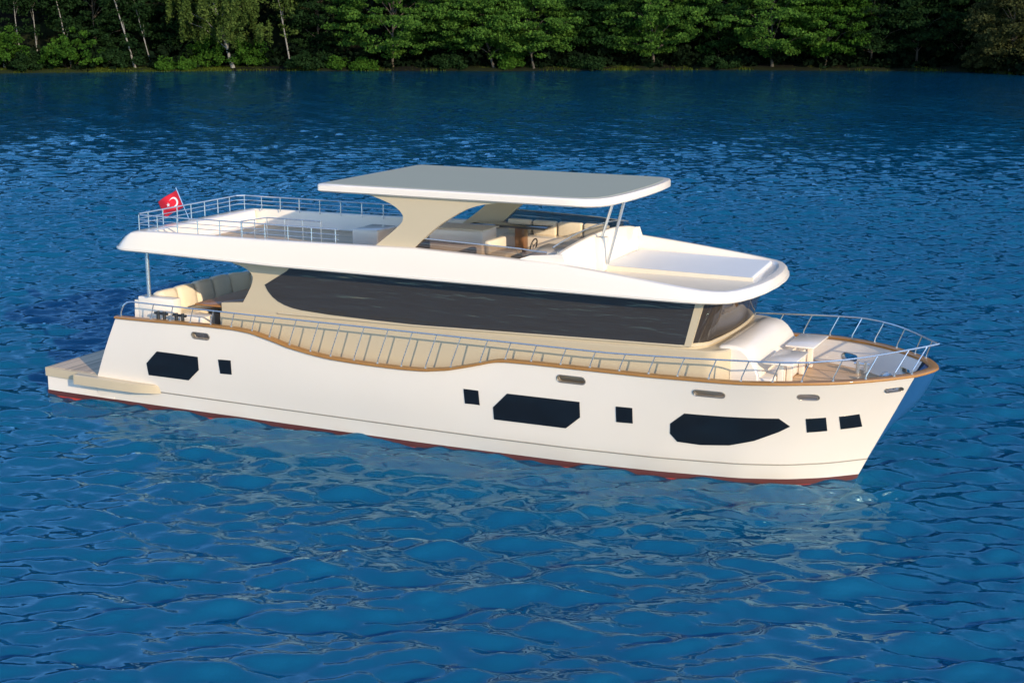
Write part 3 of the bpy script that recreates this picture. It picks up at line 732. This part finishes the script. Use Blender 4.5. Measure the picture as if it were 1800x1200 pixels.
for s in (-1, 1):
    g = G(); g.tube([(24.6, s*.12, 2.36), (24.9, s*.12, 2.48), (25.3, s*.1, 2.76)], .03, 6); g.build('anchor_chain', M_DARKMETAL, yacht)
    g = G()
    for dx in (0, .2): g.tube([(23.55+dx, s*1.35, 2.2), (23.55+dx, s*1.35, 2.52)], .05, 10)
    g.tube([(23.45, s*1.35, 2.46), (23.85, s*1.35, 2.46)], .035, 8); g.build('mooring_bitt', M_STEEL, yacht, sharp=40)
g = G(); g.tube([(25.0, -.25, 2.55), (25.12, .0, 2.62), (25.0, .25, 2.55)], .035, 6); g.tube([(24.75, 0, 2.5), (25.4, 0, 2.75)], .04, 6); g.build('anchor', M_STEEL, yacht, sharp=40)

# ---- ensign on its staff at the stern of the upper deck
flag = thing('flag', 'red flag with white crescent and star on a leaning staff at the stern rail', 'flag', (3.78, 0, 4.98))
G().tube([(3.80, 0, 4.98), (3.30, 0, 6.03)], .014, 6).build('staff', M_STEEL, flag)
def fpt(a, b, off=0):
    """a along the fly 0..1, b down the hoist 0..1"""
    top = Vector((3.335, 0, 5.96)); hoist = Vector((.245, 0, -.50)); fly_v = Vector((-.80, .06, -.36))
    w = .035*math.sin(a*7+b*1.5)*min(1, a*3)
    sag = -.06*a*a
    p = top+hoist*b*(1-.06*a)+fly_v*a+Vector((0, w+off, sag))
    return p
g = G(); n, mrow = 24, 12; vs = [fpt(i/n, j/mrow) for i in range(n+1) for j in range(mrow+1)]
g.add(vs, [(i*(mrow+1)+j, i*(mrow+1)+j+1, (i+1)*(mrow+1)+j+1, (i+1)*(mrow+1)+j) for i in range(n) for j in range(mrow)])
cl = g.build('cloth', M_REDFLAG, flag)
md = cl.modifiers.new('t', 'SOLIDIFY'); md.thickness = .004; md.offset = 0
asp = .58/.80
for s in (-1, 1):
    # crescent: outer disc r .25 of the height, inner disc shifted towards the star
    g = G(); vs = []; K = 22
    def fp(x, y): return fpt(x/1.5, .5-y, s*.006)
    R, r, dx = .27, .215, .068
    for k in range(K+1):
        w0 = math.radians(38)+(2*math.pi-2*math.radians(38))*k/K; vs.append(fp(.50+R*math.cos(w0), R*math.sin(w0)))
        w1 = math.radians(52)+(2*math.pi-2*math.radians(52))*k/K; vs.append(fp(.50+dx+r*math.cos(w1), r*math.sin(w1)))
    g.add(vs, [(2*k, 2*k+1, 2*k+3, 2*k+2) for k in range(K)])
    g.build('crescent', M_WHITECLOTH, cl)
    g = G(); vs = [fp(.87, 0)]
    for k in range(10):
        w = math.pi+2*math.pi*k/10; q = .135 if k % 2 == 0 else .054; vs.append(fp(.87+q*math.cos(w), q*math.sin(w)))
    g.add(vs, [(0, k, k % 10+1) for k in range(1, 11)]); g.build('star', M_WHITECLOTH, cl)

# ---------------------------------------------------------------- the wood on the far bank
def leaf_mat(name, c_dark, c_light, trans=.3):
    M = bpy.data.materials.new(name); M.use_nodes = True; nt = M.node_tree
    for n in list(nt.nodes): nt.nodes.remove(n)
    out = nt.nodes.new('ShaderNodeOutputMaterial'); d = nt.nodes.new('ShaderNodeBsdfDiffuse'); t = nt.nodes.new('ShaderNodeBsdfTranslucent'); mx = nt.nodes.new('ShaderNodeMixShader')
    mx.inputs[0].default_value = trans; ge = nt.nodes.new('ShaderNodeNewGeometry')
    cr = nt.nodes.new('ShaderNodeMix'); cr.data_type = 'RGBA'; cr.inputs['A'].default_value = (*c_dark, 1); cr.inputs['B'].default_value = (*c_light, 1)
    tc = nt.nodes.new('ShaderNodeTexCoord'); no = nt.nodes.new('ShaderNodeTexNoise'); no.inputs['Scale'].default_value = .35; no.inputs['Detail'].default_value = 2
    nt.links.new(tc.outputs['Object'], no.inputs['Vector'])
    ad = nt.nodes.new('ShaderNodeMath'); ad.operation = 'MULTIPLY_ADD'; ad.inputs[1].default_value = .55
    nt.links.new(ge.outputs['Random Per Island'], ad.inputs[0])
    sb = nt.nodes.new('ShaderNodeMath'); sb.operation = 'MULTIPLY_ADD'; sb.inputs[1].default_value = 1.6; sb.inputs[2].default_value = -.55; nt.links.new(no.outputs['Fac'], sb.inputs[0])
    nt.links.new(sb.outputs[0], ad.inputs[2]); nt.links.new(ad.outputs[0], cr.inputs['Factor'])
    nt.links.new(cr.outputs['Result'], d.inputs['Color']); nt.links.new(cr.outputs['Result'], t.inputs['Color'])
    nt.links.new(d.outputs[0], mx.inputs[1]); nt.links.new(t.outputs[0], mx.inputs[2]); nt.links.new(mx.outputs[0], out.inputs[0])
    return M
L_MAPLE = leaf_mat('maple_leaves', (.010, .042, .008), (.105, .215, .036))
L_MAPLE2 = leaf_mat('mid_green_leaves', (.005, .020, .006), (.032, .078, .020))
L_BIRCH = leaf_mat('birch_leaves', (.022, .048, .010), (.105, .155, .038))
L_SHRUB = leaf_mat('shrub_leaves', (.010, .038, .007), (.065, .15, .020))
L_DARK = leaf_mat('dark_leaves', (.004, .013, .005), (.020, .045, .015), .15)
L_WOOD = leaf_mat('wood_shade_leaves', (.002, .005, .003), (.010, .020, .009), .1)  # near-black leaf colour stands in for shade inside the wood
L_OLIVE = leaf_mat('olive_leaves', (.018, .024, .009), (.075, .085, .032))
M_BARK = mat('grey_brown_bark', (.085, .07, .055), .9, var=.4, vscale=2)
M_BIRCHBARK = mat('white_birch_bark', (.20, .195, .18), .85, var=.55, vscale=1.6)
M_GREYBARK = mat('pale_grey_bark', (.06, .055, .045), .9, var=.4, vscale=2)
M_GRASS = leaf_mat('bank_grass', (.03, .05, .008), (.10, .13, .02))

def leaves(rng, centers, radii, n_per, size, droop=0.):
    """arrays of small kite-shaped leaves scattered through flattened clumps"""
    C = np.repeat(np.asarray(centers), n_per, 0); R = np.repeat(np.asarray(radii), n_per, 0); n = len(C)
    p = rng.normal(0, 1, (n, 3)); p /= np.linalg.norm(p, axis=1)[:, None]; p *= (rng.random(n)**.45)[:, None]
    P = C+p*R
    nr = rng.normal(0, 1, (n, 3))+np.array((.1, -.55, .75)); nr /= np.linalg.norm(nr, axis=1)[:, None]
    a = np.cross(nr, rng.normal(0, 1, (n, 3))); a /= np.linalg.norm(a, axis=1)[:, None]; b = np.cross(nr, a)
    s = size*(.6+.8*rng.random(n))[:, None]
    co = np.stack([P-a*s*.5, P-b*s*.32-a*s*.05, P+a*s*.5-nr*s*.1, P+b*s*.32-a*s*.05], 1).reshape(-1, 3)
    q = np.arange(4*n).reshape(n, 4)
    return co, q

def crown_clumps(rng, kind, H, R):
    cs = []; rs = []
    if kind == 'maple':
        for i in range(190):
            d = rng.normal(0, 1, 3); d /= np.linalg.norm(d); r = .45+.58*rng.random()**.6
            z = H*.56+d[2]*r*H*.43
            wid = R*1.25
            c = (d[0]*r*wid, d[1]*r*wid, z)
            if z < H*.13: continue
            cs.append(c); k = .7+.7*rng.random(); rs.append((1.75*k, 1.75*k, .62*k))
    elif kind == 'birch':
        for i in range(190):
            w = rng.random()*6.283; r = R*rng.random()**.5; z = H*(.28+.7*rng.random()*(1-.35*r/R))
            cs.append((r*math.cos(w), r*math.sin(w), z)); k = .7+.6*rng.random(); rs.append((.75*k, .75*k, 1.9*k))
    elif kind == 'high':
        for i in range(60):
            w = rng.random()*6.283; r = R*rng.random()**.5; z = H*(.55+.43*rng.random())
            cs.append((r*math.cos(w), r*math.sin(w), z)); k = .7+.6*rng.random(); rs.append((1.2*k, 1.2*k, 1.0*k))
        for i in range(7):
            w = rng.random()*6.283; r = R*.6*rng.random(); cs.append((r*math.cos(w), r*math.sin(w), H*(.3+.25*rng.random()))); rs.append((1.2, 1.2, .5))
    elif kind == 'shrub':
        for i in range(70):
            d = rng.normal(0, 1, 3); d /= np.linalg.norm(d); d[2] = abs(d[2]); r = (.4+.6*rng.random()**.6)*(1+.38*math.sin(3*math.atan2(d[1], d[0])+R*7)); 
            cs.append((d[0]*r*R, d[1]*r*R, .15*H+d[2]*r*H*.75)); k = .7+.6*rng.random(); rs.append((1.0*k, 1.0*k, .6*k))
    return cs, rs

def make_tree(name, label, cat, kind, pos, H, R, leafm, barkm, lean=(0, 0), seed=1, leaf=.55, n_per=60, trunk_r=.3, group='trees on the far bank', trunk_to=None):
    rng = np.random.default_rng(seed)
    t = thing(name, label, cat, pos, group)
    g = G(); top = trunk_to or H*.8; pts = []; N = 10
    ox, oy = 0, 0
    for i in range(N+1):
        f = i/N; ox = lean[0]*f+.25*math.sin(f*4+seed)*f; oy = lean[1]*f+.2*math.sin(f*5+seed*2)*f
        pts.append((pos[0]+ox, pos[1]+oy, pos[2]-.3+top*f))
    cs, rs = crown_clumps(rng, kind, H, R)
    def axis(z):
        f = max(0, min(1, z/top)); return lean[0]*f, lean[1]*f
    cs = [(c[0]+axis(c[2])[0], c[1]+axis(c[2])[1], c[2]) for c in cs]
    if kind != 'shrub':
        g.tube(pts, trunk_r, 8, r1=trunk_r*.18)
        g.tube([(pts[0][0], pts[0][1], pts[0][2]), (pts[0][0], pts[0][1], pts[0][2]+.5), (pts[0][0]+lean[0]*.06, pts[0][1]+lean[1]*.06, pts[0][2]+1.3)], trunk_r*1.5, 8, r1=trunk_r*.95)
    order = rng.permutation(len(cs))[:{'shrub': 8, 'high': 7, 'birch': 10}.get(kind, 16)]
    for i in order:
        c = cs[i]; z0 = max(.15*H, c[2]-R*.5-1.0) if kind != 'shrub' else 0; z0 = min(z0, top*.9); a = axis(z0)
        p0 = Vector((pos[0]+a[0], pos[1]+a[1], pos[2]+z0)); p1 = Vector((pos[0]+c[0], pos[1]+c[1], pos[2]+c[2]))
        mid = p0.lerp(p1, .5)+Vector((0, 0, .12*(p1-p0).length))
        g.tube([p0, mid, p1], trunk_r*(.36 if kind == 'maple' else .2), 5, r1=.02)
    g.build('trunk' if kind != 'shrub' else 'stems', barkm, t)
    co, q = leaves(rng, cs, rs, n_per, leaf)
    np_obj('crown', co, q, leafm, t, smooth=False)
    return t

def on_shore(px, py=124., back=2.0):
    """ground point of the far bank seen in column px (plain pinhole geometry, used once to lay the trees out)"""
    d = CR*(px-900)/FPX-CU*(py-600)/FPX+CF
    a = np.array(SHORE); best = None
    for i in range(len(a)-1):
        p, e = a[i], a[i+1]-a[i]; den = d.x*e[1]-d.y*e[0]
        if abs(den) < 1e-9: continue
        t = ((p[0]-CAM_POS.x)*e[1]-(p[1]-CAM_POS.y)*e[0])/den; s = ((p[0]-CAM_POS.x)*d.y-(p[1]-CAM_POS.y)*d.x)/den
        if 0 <= s <= 1 and t > 0: best = (CAM_POS.x+d.x*t, CAM_POS.y+d.y*t)
    h = Vector((d.x, d.y, 0)).normalized()
    return (best[0]+h.x*back, best[1]+h.y*back, .25+.05*back)

# big broadleaved trees along the water, left to right
T = [
 ('maple_tree', 'bright green broadleaf tree with wide layered crown left of the middle of the far bank', 'maple', 690, 3, 19, 10.5, L_MAPLE, M_BARK, (.6, 0), 21, .3),
 ('maple_tree', 'green broadleaf tree with a pale trunk slanting to the right over the water', 'maple', 868, 1.5, 18, 8.2, L_MAPLE, M_GREYBARK, (-4.0, .5), 22, .26),
 ('maple_tree', 'dense green broadleaf tree with a thin whitish leaning trunk above the hardtop', 'maple', 938, 1.2, 17, 8.0, L_MAPLE, M_GREYBARK, (-2.2, 0), 23, .22),
 ('maple_tree', 'bright green broadleaf tree with hanging lower boughs, grassy strip at its foot', 'maple', 1150, 3, 19, 9.2, L_MAPLE, M_BARK, (-1.5, 0), 24, .28),
 ('maple_tree', 'brightest green broadleaf tree, with pale straight trunk, right of centre on the bank', 'maple', 1357, 2, 20, 11.0, L_MAPLE, M_GREYBARK, (-1.0, 0), 25, .30),
 ('maple_tree', 'mid green tree behind and between the wide layered tree and the slanting pale trunk', 'maple', 792, 7, 19, 7.5, L_MAPLE2, M_BARK, (0, 0), 27, .24),
 ('maple_tree', 'mid green tree filling the space left of the tree with hanging lower boughs', 'maple', 1058, 6, 18, 7.0, L_MAPLE2, M_BARK, (0, 0), 28, .24),
 ('maple_tree', 'mid green tree set back just left of the brightest tree', 'maple', 1262, 7, 19, 7.5, L_MAPLE2, M_BARK, (0, 0), 29, .24),
 ('maple_tree', 'darker green tree with a thin trunk, between the brightest tree and the dark wood', 'maple', 1450, 2.5, 17, 7.2, L_SHRUB, M_BARK, (1.0, 0), 26, .2),
]
for nm, lb, kind, px, bk, H, R, lm, bm_, ln, sd, tr in T:
    make_tree(nm, lb, 'tree', kind, on_shore(px, back=bk), H, R, lm, bm_, ln, sd, .52, 135, tr)
make_tree('birch_tree', 'large weeping birch with loose yellowish green foliage and stout leaning trunk', 'tree', 'birch', on_shore(410, back=1.5), 21, 9.8, L_BIRCH, M_BIRCHBARK, (-5.0, -.5), 31, .5, 95, .36)
# slim white trunked birches in the left part of the wood
for px, bk, H, ln, sd, lb, tr in (
 (8, 6, 20, (-1.0, 0), 41, 'slim white birch trunk at the left edge of the picture', .17),
 (40, 9, 21, (-1.6, 0), 42, 'thin pale birch trunk just right of the left edge, leaning left', .15),
 (70, 12, 20, (-1.5, 0), 43, 'thin greyish birch trunk behind the bright shrub, leaning left', .15),
 (124, 8, 22, (-3.2, 0), 44, 'clear white birch trunk rising from behind the bright shrub, leaning left', .22),
 (238, 3, 21, (-5.0, 0), 45, 'white birch leaning left with its foot on the grassy strip', .22),
 (268, 5, 18, (-4.0, 0), 46, 'thin dark stemmed birch close to the right of the leaning white birch', .13),
 (512, 4, 21, (-3.0, 0), 47, 'slim birch with speckled trunk to the right of the weeping birch', .2),
):
    make_tree('birch_tree', lb, 'tree', 'high', on_shore(px, back=bk), H, 3.6, L_BIRCH if px > 300 else L_DARK, M_BIRCHBARK, ln, sd, .5, 34, tr)
# dark trees closing the right-hand side, gloom put into their leaf colour
for px, bk, H, R, sd, lb in (
 (1530, 5, 19, 7.5, 51, 'dark green tree in the shadowy wood, third crown from the right edge'),
 (1610, 6, 20, 8.0, 52, 'very dark spreading tree in the right of the wood'),
 (1690, 8, 20, 8.0, 53, 'dark tree directly left of the olive brown tree'),
 (1240, 14, 22, 7.0, 54, 'dark tree filling the gap between the two brightest crowns'),
 (1040, 13, 22, 7.0, 55, 'dark green tree set back between two bright broadleaf crowns above the yacht roof'),
 (560, 10, 21, 6.5, 56, 'dark bushy tree in the gloom between weeping birch and broad green tree'),
 (320, 14, 20, 7.5, 57, 'dark green tree set back behind the leaning white birches'),
 (170, 14, 21, 7.5, 58, 'dark green tree set back behind the bright shrub at the left'),
):
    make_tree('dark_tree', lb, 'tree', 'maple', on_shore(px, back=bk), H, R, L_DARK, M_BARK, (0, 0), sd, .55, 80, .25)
make_tree('olive_tree', 'olive brown leaved tree hanging low over the water at the right edge', 'tree', 'maple', on_shore(1775, back=1.5), 16, 6.0, L_OLIVE, M_BARK, (0, 0), 61, .5, 80, .25)
# shrubs at the water's edge
for px, bk, H, R, lm, sd, lb in (
 (125, 2.5, 7.6, 6.2, L_SHRUB, 71, 'big bright green shrub on the bank at the left'),
 (12, 4, 9.5, 4.8, L_SHRUB, 72, 'light green bush at the left edge of the bank'),
 (50, 2, 3.4, 3.4, L_DARK, 73, 'low dark bush between the left edge bush and the big bright shrub'),
 (205, 4, 6.0, 4.6, L_DARK, 74, 'dark green shrub touching the right side of the big bright shrub'),
 (290, 1.2, 2.2, 1.7, L_SHRUB, 75, 'small round bright shrub left of the weeping birch foot'),
 (325, 1.2, 1.8, 1.5, L_SHRUB, 76, 'smallest bright shrub standing closest to the weeping birch foot'),
 (365, 4, 6.5, 4.0, L_SHRUB, 77, 'mid green shrub under the weeping birch'),
 (435, 4, 6.5, 3.6, L_SHRUB, 78, 'green shrub right behind the weeping birch trunk'),
 (548, 1.5, 3.0, 4.6, L_DARK, 79, 'low dark reedy shrub at the waterline under the bare gap'),
 (590, 1.5, 2.6, 2.4, L_SHRUB, 80, 'low green shrub beside the dark reedy shrub'),
 (640, 1.0, 1.6, 2.0, L_SHRUB, 81, 'low tuft of bright growth under the wide layered crown'),
 (895, 1.2, 3.0, 1.8, L_SHRUB, 82, 'bright green shrub between two slanting pale trunks'),
 (790, 2.0, 2.6, 3.0, L_DARK, 83, 'dark low bush left of the slanting pale trunk'),
 (1030, 2.0, 2.2, 4.0, L_DARK, 84, 'low dark bush under the dense tree in mid bank'),
 (1260, 2.0, 2.0, 4.5, L_DARK, 85, 'low dark bush left of the pale straight trunk'),
 (1740, 1.0, 6.0, 5.0, L_OLIVE, 86, 'olive brown shrub trailing in the water at the right'),
):
    make_tree('shrub', lb, 'shrub', 'shrub', on_shore(px, back=bk), H, R, lm, M_BARK, (0, 0), sd, .5, 85, .12, group='shrubs on the far bank')

# the deep wood behind, one mass with its shade put into the leaf colour
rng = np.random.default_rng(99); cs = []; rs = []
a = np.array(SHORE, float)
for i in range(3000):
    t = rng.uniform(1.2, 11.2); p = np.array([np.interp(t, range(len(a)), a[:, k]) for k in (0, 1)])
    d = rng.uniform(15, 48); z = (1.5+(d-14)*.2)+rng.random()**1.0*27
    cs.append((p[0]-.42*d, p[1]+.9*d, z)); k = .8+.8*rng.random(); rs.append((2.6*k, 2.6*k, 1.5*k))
for i in range(1300):     # undergrowth below the crowns, in the same shade-dark leaves
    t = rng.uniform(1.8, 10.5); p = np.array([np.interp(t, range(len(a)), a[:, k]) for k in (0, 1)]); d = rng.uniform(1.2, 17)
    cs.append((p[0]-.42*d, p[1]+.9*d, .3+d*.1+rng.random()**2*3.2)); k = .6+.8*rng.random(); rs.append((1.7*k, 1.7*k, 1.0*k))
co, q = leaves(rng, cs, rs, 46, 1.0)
cs = []; rs = []          # unseen crowns up the added hillside, keeping sky out of the water
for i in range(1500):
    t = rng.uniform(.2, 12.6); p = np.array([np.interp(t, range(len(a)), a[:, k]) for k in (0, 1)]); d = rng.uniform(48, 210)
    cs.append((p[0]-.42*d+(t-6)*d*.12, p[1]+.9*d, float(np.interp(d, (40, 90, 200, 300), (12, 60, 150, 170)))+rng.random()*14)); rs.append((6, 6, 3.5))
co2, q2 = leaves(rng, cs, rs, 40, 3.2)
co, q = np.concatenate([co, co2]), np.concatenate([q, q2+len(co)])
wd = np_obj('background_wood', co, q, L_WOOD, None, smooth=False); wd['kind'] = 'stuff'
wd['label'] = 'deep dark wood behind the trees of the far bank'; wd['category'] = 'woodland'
# grass along the waterline
co_l = []; n = 60000; t = rng.uniform(2.0, 9.5, n); P = np.stack([np.interp(t, range(len(a)), a[:, k]) for k in (0, 1)], 1)
dens = np.where(P[:, 0] < -118, .75, np.where((P[:, 0] > -84) & (P[:, 0] < -70), .6, -.55))+.5*np.sin(t*23+1)+rng.normal(0, .45, n); keep = dens > .1; P = P[keep]; n = len(P)
d = rng.uniform(-.3, 4, n); P = P+np.stack([-.42*d, .9*d], 1)
h = .05+.3*rng.random(n); w = .10; az = rng.random(n)*6.283; dx = np.stack([np.cos(az), np.sin(az)], 1)*w
z0 = .1+.15*np.clip(d, 0, 3); z = np.stack([P[:, 0], P[:, 1], z0-.3], 1)
b0 = z.copy(); b0[:, :2] -= dx; b1 = z.copy(); b1[:, :2] += dx; tp = z.copy(); tp[:, 2] += h+.3; tp[:, :2] += rng.normal(0, .12, (n, 2))
co = np.stack([b0, b1, tp], 1).reshape(-1, 3); gr = np_obj('grass', co, np.arange(3*n).reshape(n, 3), M_GRASS, None, smooth=False); gr['kind'] = 'stuff'
gr['label'] = 'strip of lit green grass along the far waterline'; gr['category'] = 'grass'

for o in bpy.data.objects:
    if '_w' in o: del o['_w']
